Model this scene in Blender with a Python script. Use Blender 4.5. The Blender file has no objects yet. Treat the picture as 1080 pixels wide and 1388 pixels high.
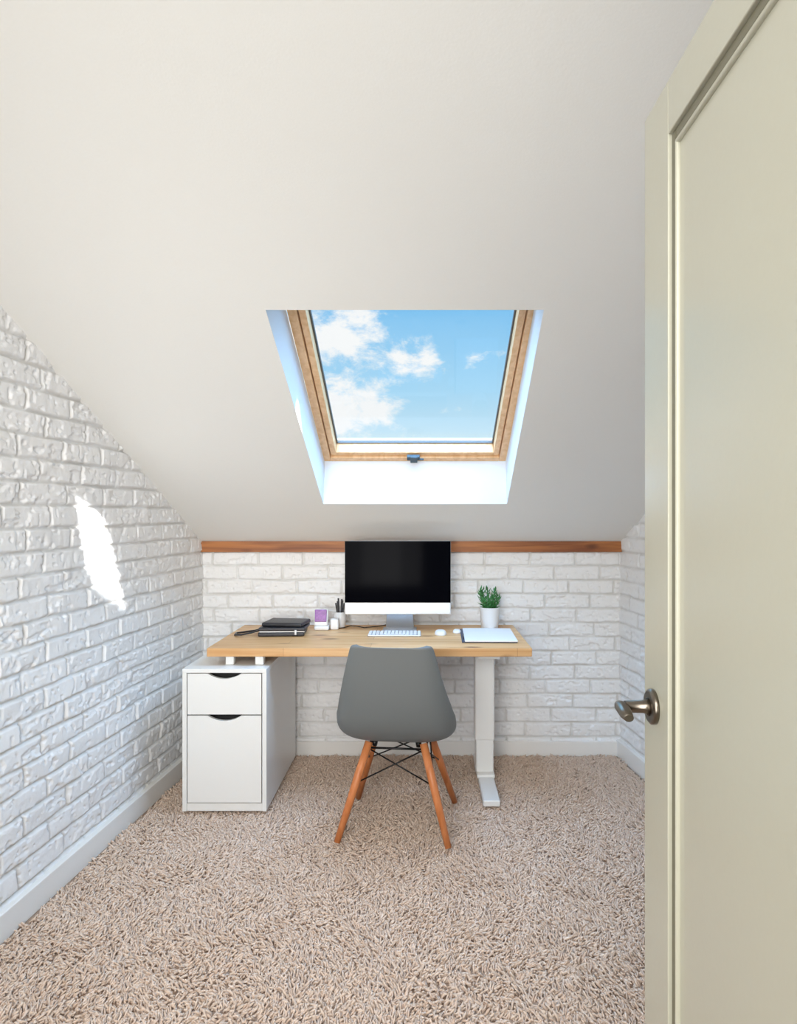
import bpy, bmesh, math, random
import numpy as np
from mathutils import Vector, Matrix
random.seed(7); rng=np.random.default_rng(7)
scene=bpy.context.scene
F=923.0; CX=572.0; CY=697.0; H=1.37
DB=3.95; ZB=1.199; S=0.5
def ceil_z(y): return ZB+S*(DB-y)

# ---------------------------------------------------------------- materials
def new_mat(name):
    m=bpy.data.materials.new(name); m.use_nodes=True
    nt=m.node_tree; b=nt.nodes['Principled BSDF']; return m,nt,b
def mat(name,col,rough=0.5,metal=0.0,bump=0.0,bscale=200.0,var=0.04,spec=0.5,coat=0.0):
    m,nt,b=new_mat(name)
    b.inputs['Roughness'].default_value=rough; b.inputs['Metallic'].default_value=metal
    b.inputs['Specular IOR Level'].default_value=spec
    b.inputs['Coat Weight'].default_value=coat
    b.inputs['Coat Roughness'].default_value=0.25
    tc=nt.nodes.new('ShaderNodeTexCoord'); n=nt.nodes.new('ShaderNodeTexNoise')
    n.inputs['Scale'].default_value=bscale; n.inputs['Detail'].default_value=4
    nt.links.new(tc.outputs['Object'],n.inputs['Vector'])
    mix=nt.nodes.new('ShaderNodeMix'); mix.data_type='RGBA'
    mix.inputs['A'].default_value=(*[c*(1-var) for c in col],1); mix.inputs['B'].default_value=(*[min(1,c*(1+var)) for c in col],1)
    nt.links.new(n.outputs['Fac'],mix.inputs['Factor']); nt.links.new(mix.outputs['Result'],b.inputs['Base Color'])
    if bump>0:
        bp=nt.nodes.new('ShaderNodeBump'); bp.inputs['Strength'].default_value=bump; bp.inputs['Distance'].default_value=0.003
        nt.links.new(n.outputs['Fac'],bp.inputs['Height']); nt.links.new(bp.outputs['Normal'],b.inputs['Normal'])
    return m
def wood(name,c1,c2,rough=0.45,axis='X',planks=0.0,knots=True,scale=1.0):
    m,nt,b=new_mat(name); b.inputs['Roughness'].default_value=rough
    L=nt.links.new
    tc=nt.nodes.new('ShaderNodeTexCoord'); mp=nt.nodes.new('ShaderNodeMapping')
    sc={'X':(1.2,22,22),'Y':(22,1.2,22),'Z':(22,22,1.2)}[axis]
    mp.inputs['Scale'].default_value=tuple(s*scale for s in sc)
    L(tc.outputs['Object'],mp.inputs['Vector'])
    n=nt.nodes.new('ShaderNodeTexNoise'); n.inputs['Scale'].default_value=1.6; n.inputs['Detail'].default_value=6; n.inputs['Distortion'].default_value=0.6
    L(mp.outputs['Vector'],n.inputs['Vector'])
    r=nt.nodes.new('ShaderNodeValToRGB'); r.color_ramp.elements[0].position=0.35; r.color_ramp.elements[1].position=0.65
    r.color_ramp.elements[0].color=(*c2,1); r.color_ramp.elements[1].color=(*c1,1)
    L(n.outputs['Fac'],r.inputs['Fac'])
    out=r.outputs['Color']
    if knots:
        v=nt.nodes.new('ShaderNodeTexVoronoi'); mp2=nt.nodes.new('ShaderNodeMapping')
        mp2.inputs['Scale'].default_value={'X':(3.5,9,9),'Y':(9,3,9),'Z':(9,9,3)}[axis]
        L(tc.outputs['Object'],mp2.inputs['Vector']); L(mp2.outputs['Vector'],v.inputs['Vector']); v.inputs['Scale'].default_value=1.0
        kr=nt.nodes.new('ShaderNodeValToRGB'); kr.color_ramp.elements[0].position=0.07; kr.color_ramp.elements[1].position=0.20
        kr.color_ramp.elements[0].color=(0.30,0.17,0.10,1); kr.color_ramp.elements[1].color=(1,1,1,1)
        L(v.outputs['Distance'],kr.inputs['Fac'])
        mx=nt.nodes.new('ShaderNodeMix'); mx.data_type='RGBA'; mx.blend_type='MULTIPLY'; mx.inputs['Factor'].default_value=0.9
        L(out,mx.inputs['A']); L(kr.outputs['Color'],mx.inputs['B']); out=mx.outputs['Result']
    if planks>0:
        br=nt.nodes.new('ShaderNodeTexBrick'); br.offset=0.37
        br.inputs['Color1'].default_value=(1,1,1,1); br.inputs['Color2'].default_value=(0.80,0.74,0.66,1); br.inputs['Mortar'].default_value=(0.6,0.5,0.4,1)
        br.inputs['Scale'].default_value=1; br.inputs['Mortar Size'].default_value=0.0012; br.inputs['Brick Width'].default_value=1.1; br.inputs['Row Height'].default_value=planks
        L(tc.outputs['Object'],br.inputs['Vector'])
        mx=nt.nodes.new('ShaderNodeMix'); mx.data_type='RGBA'; mx.blend_type='MULTIPLY'; mx.inputs['Factor'].default_value=1
        L(out,mx.inputs['A']); L(br.outputs['Color'],mx.inputs['B']); out=mx.outputs['Result']
    L(out,b.inputs['Base Color'])
    bp=nt.nodes.new('ShaderNodeBump'); bp.inputs['Strength'].default_value=0.08; bp.inputs['Distance'].default_value=0.002
    L(n.outputs['Fac'],bp.inputs['Height']); L(bp.outputs['Normal'],b.inputs['Normal'])
    return m

M_ceil=mat('ceiling_paint',(0.82,0.812,0.78),0.55,bump=0.12,bscale=160,var=0.015,spec=0.35)
M_reveal=mat('reveal_skylit_tint',(0.76,0.78,0.82),0.5,bump=0.05,bscale=150,var=0.01)  # white reveal with the sky's blue light put into its colour
M_brick=mat('painted_brick',(0.88,0.88,0.88),0.55,bump=0.25,bscale=130,var=0.03,spec=0.4)
# grime collected in the joints (vertex attribute made with the relief)
nt=M_brick.node_tree; b=nt.nodes['Principled BSDF']; at=nt.nodes.new('ShaderNodeAttribute'); at.attribute_name='joint'
src=b.inputs['Base Color'].links[0].from_socket
mx=nt.nodes.new('ShaderNodeMix'); mx.data_type='RGBA'; mx.inputs['B'].default_value=(.68,.67,.645,1)
nt.links.new(at.outputs['Fac'],mx.inputs['Factor']); nt.links.new(src,mx.inputs['A']); nt.links.new(mx.outputs['Result'],b.inputs['Base Color'])
M_white=mat('white_lacquer',(0.84,0.84,0.82),0.35,var=0.01)
M_base=mat('baseboard_paint',(0.88,0.87,0.84),0.45,var=0.02)
M_door=mat('door_paint',(0.49,0.48,0.385),0.30,bump=0.05,bscale=90,var=0.015,coat=0.5)
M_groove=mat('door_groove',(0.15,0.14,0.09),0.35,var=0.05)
M_desk=wood('pine_desktop',(0.88,0.59,0.31),(0.72,0.39,0.155),0.4,'X',planks=0.11)
M_strip=wood('stained_strip',(0.46,0.17,0.045),(0.22,0.065,0.018),0.5,'X')
M_winwood=wood('pine_window',(0.85,0.55,0.30),(0.72,0.42,0.20),0.35,'Z',knots=False)
M_leg=wood('beech_leg',(0.70,0.26,0.095),(0.56,0.18,0.055),0.4,'Z',knots=False)
M_shell=mat('grey_plastic',(0.150,0.162,0.163),0.45,bump=0.05,bscale=400,var=0.03)
M_wire=mat('black_steel',(0.015,0.015,0.015),0.35,metal=0.6)
M_black=mat('screen_glass',(0.002,0.002,0.003),0.08,var=0,spec=0.008)
M_alu=mat('aluminium',(0.78,0.79,0.80),0.35,metal=0.3,var=0.01)
M_alud=mat('aluminium_stand',(0.55,0.57,0.60),0.35,metal=0.6,var=0.01)
M_handle=mat('satin_nickel',(0.20,0.175,0.145),0.28,metal=1.0)
M_key=mat('key_white',(0.85,0.85,0.85),0.5,var=0.01)
M_paper=mat('paper',(0.86,0.87,0.88),0.7,var=0.01)
M_leather=mat('black_leather',(0.018,0.019,0.024),0.4,bump=0.3,bscale=300)
M_navy=mat('navy_cover',(0.05,0.07,0.12),0.5)
M_leaf=mat('succulent_leaf',(0.045,0.20,0.05),0.4,bscale=60,var=0.4)
M_soil=mat('soil',(0.05,0.035,0.025),0.9,bump=1,bscale=200)
M_pot=mat('ceramic_white',(0.80,0.79,0.78),0.35,var=0.01)
M_purple=mat('purple_screen',(0.25,0.08,0.30),0.25,bscale=80,var=0.5)
M_grey=mat('dark_grey_plastic',(0.04,0.04,0.045),0.4)
M_latch=mat('latch_grey_blue',(0.06,0.09,0.11),0.5,metal=0.0,spec=0.3)
M_gasket=mat('gasket_grey',(0.12,0.12,0.12),0.5)
M_int=mat('cabinet_inside_shade',(0.02,0.02,0.02),0.8)  # near-black: shade of the hollow cabinet painted in

# ---------------------------------------------------------------- helpers
def empty(name,loc=(0,0,0),rotz=0.0,local=False):
    e=bpy.data.objects.new(name,None); scene.collection.objects.link(e)
    e.location=loc; e.rotation_euler=(0,0,rotz); e.empty_display_size=0.1
    e['local']=local
    return e
def finish(name,me,m,parent=None,smooth=False,bevel=0.0,seg=3):
    o=bpy.data.objects.new(name,me); scene.collection.objects.link(o)
    if m is not None:
        for mm in (m if isinstance(m,(list,tuple)) else [m]): me.materials.append(mm)
    if parent is not None:
        if not parent['local']: me.transform(Matrix.Translation(-Vector(parent.location)))
        o.parent=parent
    if smooth:
        me.polygons.foreach_set('use_smooth',[True]*len(me.polygons))
    if bevel>0:
        md=o.modifiers.new('bevel','BEVEL'); md.width=bevel; md.segments=seg; md.limit_method='ANGLE'; md.angle_limit=math.radians(40)
        me.polygons.foreach_set('use_smooth',[True]*len(me.polygons))
        wn=o.modifiers.new('wn','WEIGHTED_NORMAL'); wn.keep_sharp=False
    return o
BF=[(0,3,2,1),(4,5,6,7),(0,1,5,4),(1,2,6,5),(2,3,7,6),(3,0,4,7)]
def bv(x0,x1,y0,y1,z0,z1):
    return [(x0,y0,z0),(x1,y0,z0),(x1,y1,z0),(x0,y1,z0),(x0,y0,z1),(x1,y0,z1),(x1,y1,z1),(x0,y1,z1)]
def boxes(name,lst,m,parent=None,bevel=0.0,seg=2,rot=None,piv=None):
    V=[];Fc=[]
    for b in lst:
        o=len(V); vs=bv(*b) if len(b)==6 else b
        V+=vs; Fc+=[tuple(i+o for i in f) for f in BF]
    me=bpy.data.meshes.new(name); me.from_pydata(V,[],Fc); me.update()
    if rot is not None:
        p=Vector(piv); me.transform(Matrix.Translation(p)@rot@Matrix.Translation(-p))
    return finish(name,me,m,parent,bevel=bevel,seg=seg)
def tube_data(pts,rad,n=12,flat=1.0,closed_ends=True):
    pts=[Vector(p) for p in pts]; V=[];Fc=[]
    t0=(pts[1]-pts[0]).normalized(); up=Vector((0,0,1)) if abs(t0.z)<0.9 else Vector((0,1,0))
    a=t0.cross(up).normalized()
    for i,p in enumerate(pts):
        if i==0:t=pts[1]-pts[0]
        elif i==len(pts)-1:t=pts[-1]-pts[-2]
        else:t=pts[i+1]-pts[i-1]
        t.normalize(); a=(a-t*a.dot(t)).normalized(); b=t.cross(a)
        r=rad[i] if isinstance(rad,(list,tuple)) else rad
        for k in range(n):
            th=2*math.pi*k/n; V.append(tuple(p+a*(r*math.cos(th))+b*(r*flat*math.sin(th))))
    for i in range(len(pts)-1):
        for k in range(n):
            k2=(k+1)%n; Fc.append((i*n+k,i*n+k2,(i+1)*n+k2,(i+1)*n+k))
    if closed_ends:
        Fc.append(tuple(range(n-1,-1,-1))); o=(len(pts)-1)*n; Fc.append(tuple(range(o,o+n)))
    return V,Fc
def tubes(name,lst,m,parent=None,n=12,smooth=True):
    V=[];Fc=[]
    for t in lst:
        v,f=tube_data(t[0],t[1],n,*(t[2:]))
        o=len(V); V+=v; Fc+=[tuple(i+o for i in q) for q in f]
    me=bpy.data.meshes.new(name); me.from_pydata(V,[],Fc); me.update()
    o=finish(name,me,m,parent,smooth=False)
    for p in me.polygons: p.use_smooth = smooth and len(p.vertices)==4
    return o
def lathe(name,prof,cen,m,parent=None,n=40):
    V=[];Fc=[]
    for r,z in prof:
        for k in range(n):
            th=2*math.pi*k/n; V.append((cen[0]+r*math.cos(th),cen[1]+r*math.sin(th),cen[2]+z))
    for i in range(len(prof)-1):
        for k in range(n):
            k2=(k+1)%n; Fc.append((i*n+k,i*n+k2,(i+1)*n+k2,(i+1)*n+k))
    Fc.append(tuple(range(n-1,-1,-1))); o=(len(prof)-1)*n; Fc.append(tuple(range(o,o+n)))
    me=bpy.data.meshes.new(name); me.from_pydata(V,[],Fc); me.update()
    ob=finish(name,me,m,parent)
    for p in me.polygons: p.use_smooth=len(p.vertices)==4
    return ob
def np_mesh(name,verts,loops,starts,totals,smooth=True):
    me=bpy.data.meshes.new(name)
    me.vertices.add(len(verts)); me.vertices.foreach_set('co',verts.astype(np.float32).ravel())
    me.loops.add(len(loops)); me.loops.foreach_set('vertex_index',loops.astype(np.int32))
    me.polygons.add(len(starts)); me.polygons.foreach_set('loop_start',starts.astype(np.int32))
    try: me.polygons.foreach_set('loop_total',totals.astype(np.int32))
    except Exception: pass
    me.polygons.foreach_set('use_smooth',np.full(len(starts),smooth))
    me.update(calc_edges=True); me.validate()
    return me

# ---------------------------------------------------------------- noise + brick relief
TAB=rng.random((256,256))
def vnoise(x,y):
    xi=np.floor(x).astype(int); yi=np.floor(y).astype(int); fx=x-xi; fy=y-yi
    fx=fx*fx*(3-2*fx); fy=fy*fy*(3-2*fy)
    a=TAB[xi%256,yi%256];b=TAB[(xi+1)%256,yi%256];c=TAB[xi%256,(yi+1)%256];d=TAB[(xi+1)%256,(yi+1)%256]
    return (a*(1-fx)+b*fx)*(1-fy)+(c*(1-fx)+d*fx)*fy
def fbm(x,y,o=3):
    r=0;a=0.5;t=0
    for i in range(o):
        r=r+a*vnoise(x*2**i+17*i,y*2**i+31*i); t+=a; a*=0.5
    return r/t
def sstep(a,b,x):
    t=np.clip((x-a)/(b-a),0,1); return t*t*(3-2*t)
def brick_h(s,z,seed):
    RH=0.0825; BL=0.262; MO=0.0050
    s=s+seed*3.7+(fbm(s*9+seed,z*14)-.5)*0.010; z2=z+(fbm(s*6+50,z*10+seed)-.5)*0.010
    row=np.floor(z2/RH).astype(int)
    off=(row%2)*BL*0.5+TAB[(row*7+seed)%256,3]*0.06
    col=np.floor((s+off)/BL).astype(int)
    u=(s+off)-col*BL; v=z2-row*RH
    d=np.minimum(np.minimum(u,BL-u),np.minimum(v,RH-v))
    rb=TAB[(row*13+seed*5)%256,(col*29+7)%256]; rb2=TAB[(row*3+11)%256,(col*17+seed)%256]; rb3=TAB[(row*5+1)%256,(col*11+90+seed)%256]
    e=sstep(MO*0.4,MO+0.0045,d+(vnoise(s*45,z*45)-.5)*.003)
    body=0.0100+0.0040*rb+(rb2-.5)*0.006*(u/BL-.5)*2+(rb3-.5)*0.005*(v/RH-.5)*2
    n=fbm(s*18,z*26,3); n2=fbm(s*60+9,z*60+5,2); crack=fbm(s*12+80,z*30+12,3)
    rough=(n-.5)*0.005+(n2-.5)*0.0025
    gou=-0.0055*sstep(0.59,0.63,crack)*sstep(.2,.5,rb3)
    pit=-0.005*sstep(0.74,0.82,vnoise(s*60+3,z*60+8))
    return e*(body+rough+gou+pit)+(1-e)*(n2-.5)*0.0015, np.clip((1-e)*(.35+.9*vnoise(s*11+5,z*23+7)),0,1)
def brick_wall(name,p0,p1,zmax_fn,seed,res,inward,zt):
    p0=np.array(p0);p1=np.array(p1);L=np.linalg.norm(p1-p0)
    nu=int(L/res)+1; nz=int(zt/res)+1
    s=np.linspace(0,L,nu); z=np.linspace(-.02,zt,nz); SS,ZZ=np.meshgrid(s,z)
    h,joint=brick_h(SS,ZZ,seed)
    dx=(p1-p0)/L
    X=p0[0]+dx[0]*SS+inward[0]*h; Y=p0[1]+dx[1]*SS+inward[1]*h
    verts=np.stack([X,Y,ZZ],-1).reshape(-1,3)
    idx=np.arange(nu*nz).reshape(nz,nu)
    q=np.stack([idx[:-1,:-1],idx[:-1,1:],idx[1:,1:],idx[1:,:-1]],-1)
    Yn=(p0[1]+dx[1]*SS)
    keep=(ZZ[:-1,:-1] < zmax_fn(Yn[:-1,:-1])+0.03)
    q=q[keep]
    used=np.zeros(len(verts),bool); used[q.ravel()]=True
    remap=np.cumsum(used)-1; verts=verts[used]; q=remap[q]
    nq=len(q)
    me=np_mesh(name,verts,q.ravel(),np.arange(nq)*4,np.full(nq,4))
    at=me.attributes.new('joint','FLOAT','POINT'); at.data.foreach_set('value',joint.ravel()[used].astype(np.float32))
    return finish(name,me,M_brick)

FL=0.07; FR=0.11
XL=-1.275; XR=1.151
def left_x(y): return XL-FL*(DB-y)
def right_x(y): return XR+FR*(DB-y)
YN=0.3
ni=np.array([1.0,-FL]); ni/=np.linalg.norm(ni)
nr=np.array([-1.0,-FR]); nr/=np.linalg.norm(nr)
brick_wall('wall_back',(XL-0.02,DB),(XR+0.02,DB),lambda y:np.full_like(y,ZB),1,0.0040,(0,-1),1.23)
zc=lambda y: np.minimum(ceil_z(y),2.6)
brick_wall('wall_left',(XL,DB),(left_x(YN),YN),zc,2,0.0046,ni,2.62)
brick_wall('wall_right',(XR,DB),(right_x(YN),YN),zc,3,0.007,nr,2.62)
boxes('wall_hall',[(left_x(YN)-.1,left_x(YN),-1.6,YN,-.02,2.62),(1.55,1.65,-1.6,YN,-.02,2.62)],M_ceil)
boxes('wall_front',[(-1.7,1.7,-1.7,-1.6,-.02,2.62)],M_ceil)
boxes('wall_partition',[(0.44,1.56,0.2,0.3,-.02,2.6)],M_ceil)

# ceiling with skylight shaft
O=[(-1.8,4.02),(1.8,4.02),(1.8,1.151),(-1.8,1.151)]
hl=[(-.508,3.502),(.436,3.502),(.403,2.255),(-.518,2.255)]
hu=[(-.502,3.505),(.430,3.505),(.412,2.343),(-.506,2.343)]
OFF=0.22
V=[(x,y,ceil_z(y)) for x,y in O]+[(x,y,ceil_z(y)) for x,y in hl]+[(x,y,ceil_z(y)+OFF) for x,y in hu]+[(x,y,ceil_z(y)+OFF) for x,y in O]
Fc=[];mi=[]
for i in range(4):
    j=(i+1)%4
    Fc.append((i,4+i,4+j,j)); mi.append(0)
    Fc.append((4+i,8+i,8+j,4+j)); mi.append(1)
    Fc.append((8+i,12+i,12+j,8+j)); mi.append(0)
    Fc.append((i,j,12+j,12+i)); mi.append(0)
me=bpy.data.meshes.new('ceiling'); me.from_pydata(V,[],Fc); me.update()
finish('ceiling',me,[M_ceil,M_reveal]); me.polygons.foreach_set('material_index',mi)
boxes('ceiling.001',[(-1.8,1.8,-1.7,1.152,2.5985,2.70)],M_ceil)

# floor + carpet
M_floor=mat('carpet_backing',(0.38,0.275,0.205),0.9,var=0.1)
boxes('floor',[(-1.75,1.75,-1.7,4.0,-.09,-.026)],M_floor)
mc,nt,b=new_mat('shag_yarn'); b.inputs['Roughness'].default_value=0.85; b.inputs['Specular IOR Level'].default_value=0.15
b.inputs['Sheen Weight'].default_value=0.15
g=nt.nodes.new('ShaderNodeNewGeometry'); r=nt.nodes.new('ShaderNodeValToRGB')
r.color_ramp.elements[0].color=(0.72,0.545,0.43,1); r.color_ramp.elements[1].color=(0.84,0.685,0.565,1)
nt.links.new(g.outputs['Random Per Island'],r.inputs['Fac']); nt.links.new(r.outputs['Color'],b.inputs['Base Color'])
sp=0.0086
xs=np.arange(-1.6,1.6,sp); ys=np.arange(0.9,3.93,sp)
BX,BY=np.meshgrid(xs,ys); BX=BX.ravel(); BY=BY.ravel()
BX=BX+rng.uniform(-.6,.6,BX.size)*sp; BY=BY+rng.uniform(-.6,.6,BY.size)*sp
k=(BX>XL-FL*(DB-BY)+0.045)&(BX<XR+FR*(DB-BY)-0.045)&(BY<DB-.045)
BX=BX[k];BY=BY[k];N=len(BX)
az=fbm(BX*5,BY*5,3)*5*math.pi+rng.uniform(-1.7,1.7,N)
Ln=rng.uniform(.018,.027,N); lean=rng.uniform(.3,1.1,N); lean2=lean+rng.uniform(.2,.8,N)
rad=rng.uniform(.0030,.0041,N)
hz=fbm(BX*5+40,BY*5+11,3)
P=np.stack([BX,BY,np.full(N,-.026)],-1); D=np.stack([np.cos(az),np.sin(az)],-1)
side=np.stack([-np.sin(az),np.cos(az),np.zeros(N)],-1)
rings=[];R=4
cur=P.copy(); angs=[lean*0.5,lean,lean2]
prof=[.8,1.0,1.05,.55]
for i in range(R):
    ang=angs[min(i,2)]
    tdir=np.stack([D[:,0]*np.sin(ang),D[:,1]*np.sin(ang),np.cos(ang)],-1)
    if i>0:
        cur=cur+tdir*(Ln*(0.8+0.4*hz)/3)[:,None]
    nrm=np.cross(side,tdir)
    for kk in range(3):
        th=2*math.pi*kk/3+0.5
        rings.append(cur+(side*math.cos(th)+nrm*math.sin(th))*(rad*prof[i])[:,None])
verts=np.stack(rings,1)
verts[:,:,2]=np.minimum(verts[:,:,2],-.0010)
base=(np.arange(N)*12)[:,None]
quads=[]
for i in range(R-1):
    for kk in range(3):
        k2=(kk+1)%3; quads.append([i*3+kk,i*3+k2,(i+1)*3+k2,(i+1)*3+kk])
quads=np.array(quads); Q=(base[:,:,None]+quads[None]).reshape(-1,4)
T=(base+np.array([[9,10,11]])).reshape(-1,3)
loops=np.concatenate([Q.ravel(),T.ravel()]); nq=len(Q); ntq=len(T)
starts=np.concatenate([np.arange(nq)*4,nq*4+np.arange(ntq)*3]); tot=np.concatenate([np.full(nq,4),np.full(ntq,3)])
me=np_mesh('shag_carpet',verts.reshape(-1,3),loops,starts,tot)
finish('shag_carpet',me,mc)

# trim
boxes('baseboard_back',[(XL,XR,DB-.03,DB,-.026,.060)],M_base,bevel=.004)
def wallbox(name,fn,y0,y1,t,z0,z1,sgn,m):
    a=fn(y0);b_=fn(y1)
    vs=[]
    for z in (z0,z1):
        vs+=[(a,y0,z),(a+sgn*t,y0,z),(b_+sgn*t,y1,z),(b_,y1,z)]
    return boxes(name,[vs],m,bevel=.004)
wallbox('baseboard_left',left_x,0.3,3.94,.034,-.026,.070,1,M_base)
wallbox('baseboard_right',right_x,0.3,3.94,.032,-.026,.070,-1,M_base)
boxes('trim_1',[[(XL+.003,DB-.035,1.153),(XR-.003,DB-.035,1.153),(XR-.003,DB,1.153),(XL+.003,DB,1.153),(XL+.003,DB-.035,1.2150),(XR-.003,DB-.035,1.2150),(XR-.003,DB,1.1978),(XL+.003,DB,1.1978)]],M_strip,bevel=.0015)

# ---------------------------------------------------------------- skylight window
W=empty('window_1',(-.04,3.505,ceil_z(3.505)+OFF))
ln=math.hypot(1,S); VV=Vector((0,-1/ln,S/ln)); NN=Vector((0,S/ln,1/ln)); OO=Vector((0,3.505,ceil_z(3.505)+OFF))
LEN=(3.505-2.343)*ln
def sb(u0,u1,v0,v1,n0,n1):
    c=[(u0,v0,n0),(u1,v0,n0),(u1,v1,n0),(u0,v1,n0),(u0,v0,n1),(u1,v0,n1),(u1,v1,n1),(u0,v1,n1)]
    return [tuple(OO+Vector((u,0,0))+VV*v+NN*n) for u,v,n in c]
def ring(u0,u1,v0,v1,w,n0,n1):
    return [sb(u0,u0+w,v0,v1,n0,n1),sb(u1-w,u1,v0,v1,n0,n1),sb(u0+w,u1-w,v0,v0+w,n0,n1),sb(u0+w,u1-w,v1-w,v1,n0,n1)]
U0,U1=-.504,.430
boxes('frame',ring(U0,U1,0,LEN,.036,0,.11),M_winwood,W,bevel=.003)
boxes('sash',ring(U0+.039,U1-.039,.039,LEN-.039,.028,.012,.10),M_winwood,W,bevel=.003)
boxes('gasket',ring(U0+.066,U1-.066,.066,LEN-.066,.008,.066,.08),M_gasket,W)
mg,nt,b=new_mat('window_glass')
nt.nodes.remove(b); tr=nt.nodes.new('ShaderNodeBsdfTransparent'); gl=nt.nodes.new('ShaderNodeBsdfGlossy'); gl.inputs['Roughness'].default_value=0.02
mx=nt.nodes.new('ShaderNodeMixShader'); mx.inputs[0].default_value=0.02; tr.inputs['Color'].default_value=(.97,.985,.99,1)
nt.links.new(tr.outputs[0],mx.inputs[1]); nt.links.new(gl.outputs[0],mx.inputs[2]); nt.links.new(mx.outputs[0],nt.nodes['Material Output'].inputs[0])
boxes('glass_pane',[sb(U0+.070,U1-.070,.070,LEN-.070,.070,.074)],mg,W)
uc=-.042
boxes('latch',[sb(uc-.035,uc+.03,.030,.062,-.014,.004),sb(uc-.018,uc+.018,.02,.07,-.022,-.01),sb(uc+.015,uc+.05,.036,.046,-.018,-.008)],M_latch,W,bevel=.003)

# ---------------------------------------------------------------- door
DX=.359; Dd=empty('door_1',(DX+.02,1.1,0))
y0,y1,z0,z1=.30,1.10,.012,2.004
sy0,sy1,sz0,sz1=.40,.995,.22,1.925
parts=[(DX,DX+.04,sy1,y1,z0,z1),(DX,DX+.04,y0,sy0,z0,z1),(DX,DX+.04,sy0,sy1,sz1,z1),(DX,DX+.04,sy0,sy1,z0,sz0)]
boxes('stiles_and_rails',parts,M_door,Dd,bevel=.002)
boxes('panel',[(DX+.009,DX+.031,sy0-.005,sy1+.005,sz0-.005,sz1+.005)],M_door,Dd)
g=.017
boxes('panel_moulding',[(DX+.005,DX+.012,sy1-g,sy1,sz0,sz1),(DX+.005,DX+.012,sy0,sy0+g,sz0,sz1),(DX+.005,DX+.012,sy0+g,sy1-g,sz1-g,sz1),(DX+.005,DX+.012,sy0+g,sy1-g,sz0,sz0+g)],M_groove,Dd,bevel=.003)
g2=.024
boxes('panel_bead',[(DX+.003,DX+.012,sy1-g2,sy1-g,sz0+g,sz1-g),(DX+.003,DX+.012,sy0+g,sy0+g2,sz0+g,sz1-g),(DX+.003,DX+.012,sy0+g,sy1-g,sz1-g2,sz1-g),(DX+.003,DX+.012,sy0+g,sy1-g,sz0+g,sz0+g2)],M_door,Dd,bevel=.003)
hy,hz_=1.055,1.072
tubes('handle_rose',[([(DX+.001,hy,hz_),(DX-.006,hy,hz_),(DX-.009,hy,hz_)],[.027,.027,.023])],M_handle,Dd,n=32)
tubes('handle_neck',[([(DX-.008,hy,hz_),(DX-.016,hy,hz_),(DX-.045,hy,hz_)],[.015,.010,.009])],M_handle,Dd,n=20)
tubes('handle_lever',[([(DX-.050,hy+.012,hz_),(DX-.050,hy,hz_),(DX-.052,hy-.03,hz_-.003),(DX-.052,hy-.045,hz_-.005)],[.008,.011,.010,.007],.8)],M_handle,Dd,n=20)
tubes('handle_outer',[([(DX+.04,hy,hz_),(DX+.049,hy,hz_)],[.027,.024]),([(DX+.049,hy,hz_),(DX+.09,hy,hz_)],[.010,.009]),([(DX+.09,hy+.01,hz_),(DX+.09,hy-.05,hz_)],[.010,.008])],M_handle,Dd,n=20)
boxes('hinge_plates',[(DX+.039,DX+.045,.302,.33,.25,.35),(DX+.039,DX+.045,.302,.33,1.65,1.75)],M_handle,Dd)

# ---------------------------------------------------------------- desk
DK=empty('standing_desk',(-.245,3.54,0))
boxes('desktop',[(-1.012,.517,3.2,3.88,.70,.74)],M_desk,DK,bevel=.003)
boxes('leg_column',[(.272,.374,3.51,3.60,.20,.69)],M_white,DK,bevel=.012,seg=4)
boxes('leg_inner_column',[(.278,.370,3.514,3.596,.035,.21)],M_white,DK,bevel=.010,seg=4)
boxes('foot',[(.286,.366,3.185,3.82,.0,.030),(.280,.372,3.47,3.64,.02,.042)],M_white,DK,bevel=.006)
boxes('under_frame',[(.27,.376,3.28,3.82,.672,.70),(-.6,.27,3.50,3.535,.66,.70),(-.6,.27,3.575,3.61,.66,.70)],M_white,DK,bevel=.003)
boxes('spacer_feet',[(-.93,-.89,3.22,3.26,.658,.70),(-.79,-.75,3.22,3.26,.658,.70),(-.93,-.89,3.76,3.80,.658,.70),(-.79,-.75,3.76,3.80,.658,.70)],M_white,DK,bevel=.004)

# ---------------------------------------------------------------- cabinet
CB=empty('drawer_cabinet',(-.911,3.5,0))
cx0,cx1,cy0,cy1,ch=-1.105,-.717,3.138,3.86,.657
t=.020
boxes('carcass',[(cx0,cx0+t,cy0,cy1,.0,ch-.018),(cx1-t,cx1,cy0,cy1,.0,ch-.018),(cx0,cx1,cy0-.002,cy1,ch-.018,ch),(cx0+t,cx1-t,cy1-.01,cy1,.0,ch-.018),(cx0+t,cx1-t,cy0+.004,cy1-.01,.0,.036)],M_white,CB,bevel=.0015)
boxes('interior_shade',[(cx0+t,cx1-t,cy0+.06,cy0+.065,.04,ch-.02)],M_int,CB)  # dark sheet standing in for the shade behind the drawer cutouts
def drawer(name,z0,z1):
    xa,xb=cx0+t+.004,cx1-t-.004; xm=(xa+xb)/2; w=.077; dp=.024
    pts=[(xa,z0),(xb,z0),(xb,z1),(xm+w,z1)]
    for i in range(1,16):
        a=i/16; xx=xm+w-2*w*a; pts.append((xx,z1-dp*(math.sin(math.pi*a))**0.8))
    pts+=[(xm-w,z1),(xa,z1)]
    n=len(pts); V=[(x,cy0+.001,z) for x,z in pts]+[(x,cy0+.019,z) for x,z in pts]
    Fc=[tuple(range(n)),tuple(range(2*n-1,n-1,-1))]+[(i,n+i,n+(i+1)%n,(i+1)%n) for i in range(n)]
    me=bpy.data.meshes.new(name); me.from_pydata(V,[],Fc); me.update()
    finish(name,me,M_white,CB)
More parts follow.
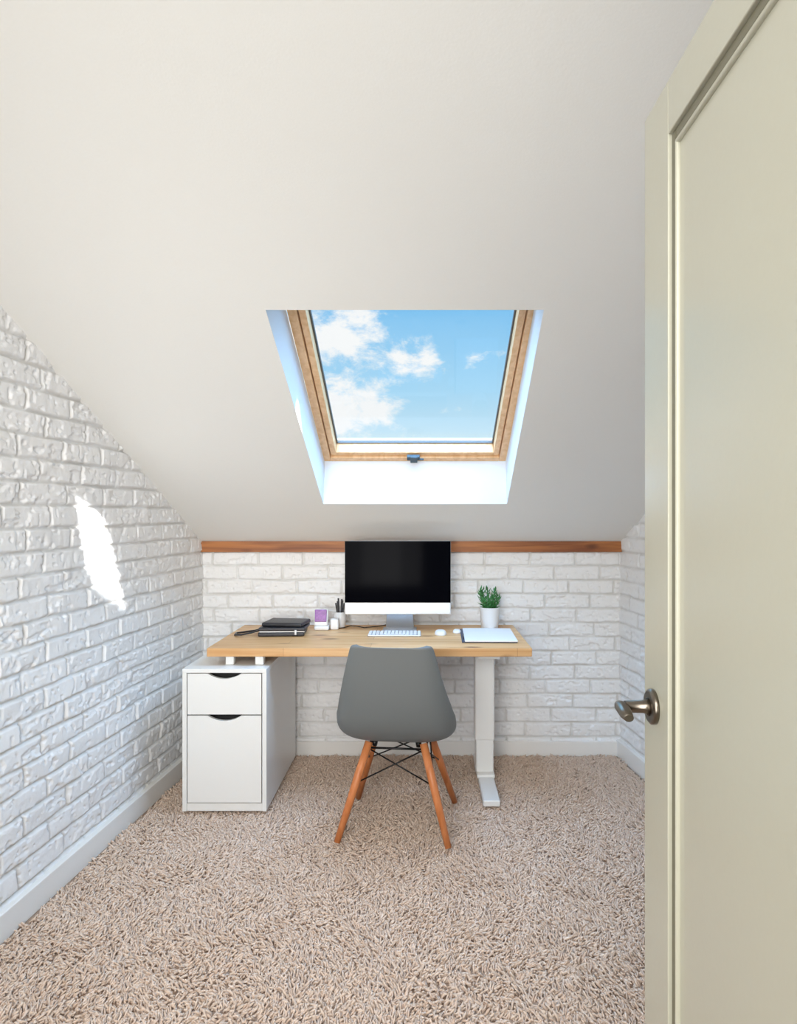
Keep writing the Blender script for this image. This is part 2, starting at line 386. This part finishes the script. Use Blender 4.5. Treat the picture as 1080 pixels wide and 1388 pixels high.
drawer('drawer_front',.447,.635)
drawer('file_drawer_front',.041,.441)

# ---------------------------------------------------------------- chair
CH=empty('shell_chair',(-.10,3.03,0),rotz=math.radians(-6),local=True)
prof=[(-.272,.828,.166),(-.268,.80,.176),(-.260,.73,.194),(-.250,.65,.214),(-.235,.56,.236),(-.205,.475,.252),(-.14,.408,.256),(-.05,.388,.245),(.04,.386,.235),(.13,.398,.225),(.19,.405,.214),(.225,.396,.200)]
def catm(P,t):
    n=len(P)-1; x=t*n; i=min(int(x),n-1); f=x-i
    p=[P[max(0,i-1)],P[i],P[min(n,i+1)],P[min(n,i+2)]]
    return [0.5*((2*p[1][k])+(-p[0][k]+p[2][k])*f+(2*p[0][k]-5*p[1][k]+4*p[2][k]-p[3][k])*f*f+(-p[0][k]+3*p[1][k]-3*p[2][k]+p[3][k])*f**3) for k in range(3)]
NU,NV=36,60; V=[];Fc=[]
for j in range(NV+1):
    tv=j/NV; y,z,w=catm(prof,tv)
    y2,z2,_=catm(prof,min(1,tv+.01)); y1_,z1_,_=catm(prof,max(0,tv-.01))
    ty,tz=y2-y1_,z2-z1_; l=math.hypot(ty,tz); ty/=l;tz/=l
    ny,nz=-tz,ty
    e=min(tv/.05,1.0); e2=min((1-tv)/.10,1.0)
    rr=(0.86+0.14*math.sqrt(max(0,1-(1-e)**2)))*(0.78+0.22*math.sqrt(max(0,1-(1-e2)**2)))
    curl=0.030+0.060*math.exp(-((tv-.45)/.16)**2)
    if tv>.8: curl*=1-(tv-.8)*2.5
    for i in range(NU+1):
        u=-1+2*i/NU
        x=w*rr*math.sin(u*math.pi/2*0.85)/math.sin(math.pi/2*0.85)
        c=curl*abs(u)**3.2
        V.append((x,y+ny*c,z+nz*c))
for j in range(NV):
    for i in range(NU):
        a=j*(NU+1)+i; Fc.append((a,a+1,a+NU+2,a+NU+1))
me=bpy.data.meshes.new('seat_shell'); me.from_pydata(V,[],Fc); me.update()
so=finish('seat_shell',me,M_shell,CH,smooth=True)
md=so.modifiers.new('sol','SOLIDIFY'); md.thickness=.006; md.offset=0
md=so.modifiers.new('bv','BEVEL'); md.width=.0025; md.segments=2; md.limit_method='ANGLE'; md.angle_limit=math.radians(50)
tops={};bots={}
for sx in(-1,1):
    for sy in(-1,1):
        tp=Vector((sx*.118,sy*.108,.390 if sy<0 else .383)); bt=Vector((sx*.232,sy*.225,.0058)); tops[sx,sy]=tp;bots[sx,sy]=bt
        m_=tp.lerp(bt,.35)
        tubes('leg_%d'%(len(tops)),[([tp,m_,bt],[.017,.018,.0135])],M_leg,CH,n=20)
def on(sx,sy,f): return tops[sx,sy].lerp(bots[sx,sy],f)
w=[]
for (a,b_) in [((-1,-1),(1,-1)),((-1,1),(1,1)),((-1,-1),(-1,1)),((1,-1),(1,1))]:
    w.append(([on(*a,.06),on(*b_,.42)],.0032)); w.append(([on(*b_,.06),on(*a,.42)],.0032))
w.append(([on(-1,-1,.06),on(-1,1,.06)],.005)); w.append(([on(1,-1,.06),on(1,1,.06)],.005))
w.append(([on(-1,-1,.06),on(1,-1,.06)],.005)); w.append(([on(-1,1,.06),on(1,1,.06)],.005))
tubes('wire_struts',w,M_wire,CH,n=8)
lst=[]
for sx in(-1,1):
    for sy in(-1,1):
        lst.append(([(sx*.095,sy*.095,.370),(sx*.095,sy*.095,.388 if sy>0 else .394)],[.010,.014]))
tubes('mounts',lst,M_wire,CH,n=16)

# ---------------------------------------------------------------- computer
IM=empty('desktop_computer',(-.13,3.66,.74))
xa,xb=-.415,.154
boxes('display_body',[(xa,xb,3.648,3.668,.832,1.2276)],M_alu,IM,bevel=.006)
boxes('screen_glass',[(xa+.0015,xb-.0015,3.6455,3.651,.896,1.2262)],M_black,IM,bevel=.001)
bk=[(xa+.12,3.665,.86),(xb-.12,3.665,.86),(xb-.2,3.70,.92),(xa+.2,3.70,.92),(xa+.12,3.665,1.2),(xb-.12,3.665,1.2),(xb-.2,3.70,1.14),(xa+.2,3.70,1.14)]
boxes('back_bulge',[bk],M_alu,IM,bevel=.01)
sxc=-.122
neck=[(sxc-.078,3.765,.742),(sxc+.078,3.765,.742),(sxc+.078,3.775,.742),(sxc-.078,3.775,.742),(sxc-.065,3.690,.93),(sxc+.065,3.690,.93),(sxc+.065,3.70,.93),(sxc-.065,3.70,.93)]
boxes('stand',[(sxc-.092,sxc+.092,3.642,3.775,.740,.746),neck],M_alud,IM,bevel=.002)

KB=empty('keyboard',(-.145,3.57,.74))
boxes('tray',[(-.281,-.006,3.502,3.632,.7402,.748)],M_alud,KB,bevel=.003)
ks=[]
for rI in range(6):
    ya=3.506+rI*.0205
    n=14 if rI else 9
    xx=-.278
    wid=[.0150]*14 if rI else [.0150,.0150,.0150,.019,.10,.019,.0150,.0150,.0150]
    tot=sum(wid); gap=(.269-tot)/(n-1)
    for w_ in wid:
        ks.append((xx,xx+w_,ya,ya+.0160,.748,.7515)); xx+=w_+gap
boxes('keys',ks,M_key,KB,bevel=.001,seg=1)
def blob(name,c,sx,sy,sz,m):
    e=empty(name,c)
    V=[];Fc=[];n=28;rg=9
    for i in range(rg+1):
        ph=i/rg*math.pi/2
        for k in range(n):
            th=2*math.pi*k/n; cs,sn=math.cos(th),math.sin(th)
            q=lambda v:math.copysign(abs(v)**.75,v)
            V.append((c[0]+sx*q(cs)*math.cos(ph)**.6 if i<rg else c[0],c[1]+sy*q(sn)*(math.cos(ph)**.6 if i<rg else 0),c[2]+sz*math.sin(ph)))
    for i in range(rg):
        for k in range(n):
            k2=(k+1)%n; Fc.append((i*n+k,i*n+k2,(i+1)*n+k2,(i+1)*n+k))
    Fc.append(tuple(range(n-1,-1,-1)))
    me=bpy.data.meshes.new(name+'_body'); me.from_pydata(V,[],Fc); me.update()
    finish('body',me,m,e,smooth=True); return e
blob('computer_mouse',(.097,3.575,.7405),.031,.053,.022,M_key)
blob('earbud_case',(.185,3.62,.7405),.022,.030,.018,M_key)

# notebook
NB=empty('notebook',(.335,3.5,.74))
R=Matrix.Rotation(math.radians(-1.5),4,'Z'); pv=(.335,3.5,.74)
boxes('cover',[(.200,.470,3.33,3.70,.7402,.7465)],M_navy,NB,bevel=.001,rot=R,piv=pv)
boxes('pages',[(.214,.472,3.325,3.695,.7465,.752)],M_paper,NB,bevel=.001,rot=R,piv=pv)
tubes('pen',[([(.207,3.38,.7505),(.212,3.52,.7505)],[.003,.004])],M_grey,NB,n=10)

# plant
PL=empty('potted_succulent',(.371,3.74,.74))
lathe('pot',[(.044,.0),(.047,.003),(.054,.118),(.0555,.12),(.051,.12),(.048,.105),(.001,.104)],(.371,3.74,.7402),M_pot,PL)
lathe('soil',[(.047,.100),(.047,.107),(.001,.110)],(.371,3.74,.7402),M_soil,PL)
lv=[]
for s_ in range(11):
    a0=s_/11*2*math.pi; rr=.026 if s_ else 0
    bx,by=.371+rr*math.cos(a0),3.74+rr*math.sin(a0); hh=random.uniform(.065,.115) if s_%3 else .122
    tx,ty=math.cos(a0)*.030,math.sin(a0)*.030
    zz=.845
    lv.append(([(bx,by,zz),(bx+tx,by+ty,zz+hh*.9)],[.004,.003],1.0))
    for k in range(12):
        f=.1+.9*k/11; a=k*2.4+s_
        b0=Vector((bx+tx*f,by+ty*f,zz+hh*f*.9)); L=random.uniform(.030,.044)*(1.1-.35*f)
        dr=Vector((math.cos(a),math.sin(a),0)); el=.35+.9*f
        p1=b0+dr*L*.5*math.cos(el*.6)+Vector((0,0,L*.5*math.sin(el*.6)))
        p2=p1+dr*L*.5*math.cos(el)+Vector((0,0,L*.5*math.sin(el)))
        lv.append(([b0,b0.lerp(p1,.5),p1,p2],[.004,.0062,.0055,.0006],.45))
tubes('leaves',lv,M_leaf,PL,n=7)

# organizers
OG=empty('leather_organizer_stack',(-.73,3.60,.74))
c=(-.73,3.60,.74)
boxes('bottom_binder',[(-.85,-.615,3.50,3.69,.7405,.762)],M_leather,OG,bevel=.006,rot=Matrix.Rotation(math.radians(4),4,'Z'),piv=c)
boxes('middle_pages',[(-.842,-.612,3.505,3.685,.762,.768)],M_paper,OG,bevel=.001,rot=Matrix.Rotation(math.radians(3),4,'Z'),piv=c)
boxes('middle_binder',[(-.845,-.605,3.50,3.69,.768,.786)],M_leather,OG,bevel=.005,rot=Matrix.Rotation(math.radians(2),4,'Z'),piv=c)
boxes('top_notebook',[(-.825,-.61,3.52,3.69,.786,.808)],M_leather,OG,bevel=.008,rot=Matrix.Rotation(math.radians(-7),4,'Z'),piv=c)
boxes('clasp',[(-.655,-.645,3.495,3.50,.750,.775)],M_alud,OG,bevel=.001)
tubes('strap',[([(-.84,3.54,.768),(-.88,3.50,.760),(-.925,3.49,.752),(-.965,3.52,.747),(-.975,3.57,.747),(-.93,3.61,.747),(-.88,3.60,.755),(-.84,3.60,.766)],[.008]*8,.5)],M_leather,OG,n=8)
CL=empty('watch_charging_stand',(-.545,3.70,.74))
boxes('stand',[(-.585,-.505,3.68,3.74,.7402,.765)],M_pot,CL,bevel=.008)
Rr=Matrix.Rotation(math.radians(-12),4,'X')
boxes('housing',[(-.588,-.512,3.685,3.712,.762,.855)],M_pot,CL,bevel=.010,seg=4,rot=Rr,piv=(-.55,3.70,.765))
boxes('face',[(-.582,-.518,3.681,3.688,.784,.850)],M_purple,CL,bevel=.006,seg=4,rot=Rr,piv=(-.55,3.70,.765))
boxes('side_block',[(-.50,-.455,3.70,3.75,.7402,.80)],M_pot,CL,bevel=.008)
PC=empty('pen_holder',(-.455,3.80,.74))
lathe('cup',[(.028,.0),(.030,.003),(.032,.085),(.029,.085),(.027,.02),(.001,.02)],(-.458,3.80,.7402),M_pot,PC)
pn=[]
for i in range(6):
    a=i*1.05; dx,dy=math.cos(a)*.014,math.sin(a)*.014
    pn.append(([(-.458+dx*.5,3.80+dy*.5,.763),(-.458+dx*1.7,3.80+dy*1.7,.875+.012*(i%3))],[.004,.0045]))
tubes('pens',pn,M_grey,PC,n=10)
CA=empty('power_cable',(-.42,3.80,.74))
cp=[(-.53,3.76,.744),(-.48,3.72,.744),(-.43,3.76,.744),(-.40,3.82,.745),(-.36,3.80,.744),(-.32,3.76,.744),(-.25,3.80,.744),(-.2,3.86,.744)]
tubes('cord',[(cp,.0025)],M_wire,CA,n=8)

# ---------------------------------------------------------------- sky
wld=bpy.data.worlds.new('sky'); scene.world=wld; wld.use_nodes=True; nt=wld.node_tree; nt.nodes.clear()
L=nt.links.new
def nd(t,**k):
    n=nt.nodes.new(t)
    for a,v in k.items(): setattr(n,a,v)
    return n
out=nd('ShaderNodeOutputWorld'); bg=nd('ShaderNodeBackground'); L(bg.outputs[0],out.inputs[0])
tc=nd('ShaderNodeTexCoord'); sep=nd('ShaderNodeSeparateXYZ'); L(tc.outputs['Generated'],sep.inputs[0])
rp=nd('ShaderNodeValToRGB'); cr=rp.color_ramp
cr.elements[0].position=0.0; cr.elements[0].color=(.40,.40,.38,1)
cr.elements[1].position=1.0; cr.elements[1].color=(.34,.52,.80,1)
for p,c_ in [(.03,(.75,.88,.95,1)),(.10,(.66,.86,.96,1)),(.18,(.42,.73,.96,1)),(.30,(.22,.57,.92,1))]:
    e=cr.elements.new(p); e.color=c_
L(sep.outputs['Z'],rp.inputs['Fac'])
nz=nd('ShaderNodeTexNoise'); nz.inputs['Scale'].default_value=13; nz.inputs['Detail'].default_value=12; nz.inputs['Roughness'].default_value=.66; nz.inputs['Distortion'].default_value=.25
mpn=nd('ShaderNodeMapping'); mpn.inputs['Scale'].default_value=(1,1,1.7); mpn.inputs['Location'].default_value=(.3,0,.1); L(tc.outputs['Generated'],mpn.inputs[0]); L(mpn.outputs[0],nz.inputs['Vector'])
blobs=[((-.18,1,.28),.12),((-.12,1,.25),.075),((-.14,1,.165),.085),((-.07,1,.172),.045),((.0,1,.235),.036),((-.03,1,.225),.026),((-.18,1,.14),.06)]
cur=None
for c_,rad_ in blobs:
    v=Vector(c_).normalized()
    d=nd('ShaderNodeVectorMath',operation='DISTANCE'); L(tc.outputs['Generated'],d.inputs[0]); d.inputs[1].default_value=v
    m1=nd('ShaderNodeMapRange'); m1.inputs['From Min'].default_value=0; m1.inputs['From Max'].default_value=rad_*1.3; m1.inputs['To Min'].default_value=1; m1.inputs['To Max'].default_value=0
    L(d.outputs['Value'],m1.inputs['Value'])
    if cur is None: cur=m1.outputs[0]
    else:
        mm=nd('ShaderNodeMath',operation='MAXIMUM'); L(cur,mm.inputs[0]); L(m1.outputs[0],mm.inputs[1]); cur=mm.outputs[0]
a1=nd('ShaderNodeMath',operation='MULTIPLY'); L(cur,a1.inputs[0]); a1.inputs[1].default_value=.44
a15=nd('ShaderNodeMath',operation='MULTIPLY'); L(nz.outputs['Fac'],a15.inputs[0]); a15.inputs[1].default_value=1.5
a2=nd('ShaderNodeMath',operation='ADD'); L(a1.outputs[0],a2.inputs[0]); L(a15.outputs[0],a2.inputs[1])
m2=nd('ShaderNodeMapRange',interpolation_type='SMOOTHSTEP'); m2.inputs['From Min'].default_value=.82; m2.inputs['From Max'].default_value=1.12; L(a2.outputs[0],m2.inputs['Value'])
mixc=nd('ShaderNodeMix',data_type='RGBA'); L(m2.outputs[0],mixc.inputs['Factor']); L(rp.outputs['Color'],mixc.inputs['A']); mixc.inputs['B'].default_value=(1.0,1.0,1.0,1)
L(mixc.outputs['Result'],bg.inputs['Color'])
m3=nd('ShaderNodeMapRange',interpolation_type='SMOOTHSTEP'); m3.inputs['From Min'].default_value=.36; m3.inputs['From Max'].default_value=.75; m3.inputs['To Min'].default_value=1.0; m3.inputs['To Max'].default_value=14.0
L(sep.outputs['Z'],m3.inputs['Value']); L(m3.outputs[0],bg.inputs['Strength'])

# ---------------------------------------------------------------- lights
def aim(o,t): o.rotation_euler=(Vector(t)-o.location).to_track_quat('-Z','Y').to_euler()
def area(name,loc,tgt,sx,sy,p,col,spread=180):
    l=bpy.data.lights.new(name,'AREA'); l.shape='RECTANGLE'; l.size=sx; l.size_y=sy; l.energy=p; l.color=col; l.spread=math.radians(spread)
    o=bpy.data.objects.new(name,l); scene.collection.objects.link(o); o.location=loc; aim(o,tgt); return o
area('fill_high_hall',(-.3,-.7,2.2),(0,3.0,.8),1.8,1.0,34,(1,.985,.955),145)  # soft fill added high behind the camera, no actual ceiling lamp
area('fill_back_wall_hall',(-.75,-.9,1.1),(.1,3.6,1.0),1.0,1.2,12.5,(1,.99,.97),90)  # fill added to brighten the back of the room, not a window
area('fill_left_hall',(-.35,-.6,.9),(-1.0,3.0,1.5),.7,.7,3.0,(1,.98,.94),50)  # added fill lifting the left side and its ceiling, no real floor lamp
sp_=bpy.data.lights.new('sun_shaft','SPOT'); sp_.energy=1300; sp_.color=(1,.98,.94); sp_.spot_size=math.radians(17.5); sp_.spot_blend=.5; sp_.shadow_soft_size=.015
so=bpy.data.objects.new('sun_shaft',sp_); scene.collection.objects.link(so); so.location=(1.0,2.95,2.41); aim(so,(-1.345,2.86,1.15))
so.rotation_euler=((so.rotation_euler.to_matrix())@Matrix.Rotation(math.radians(27),3,'Z')).to_euler(); so.scale=(.27,1,1)

# ---------------------------------------------------------------- camera
cam=bpy.data.cameras.new('camera'); co=bpy.data.objects.new('camera',cam); scene.collection.objects.link(co); scene.camera=co
co.location=(0,0,H); co.rotation_euler=(math.pi/2,0,0)
cam.sensor_fit='VERTICAL'; cam.sensor_height=24; cam.lens=24*F/1388; cam.shift_x=-(CX-540)/1388; cam.shift_y=(CY-694)/1388
cam.clip_start=.02
scene.view_settings.view_transform='Standard'
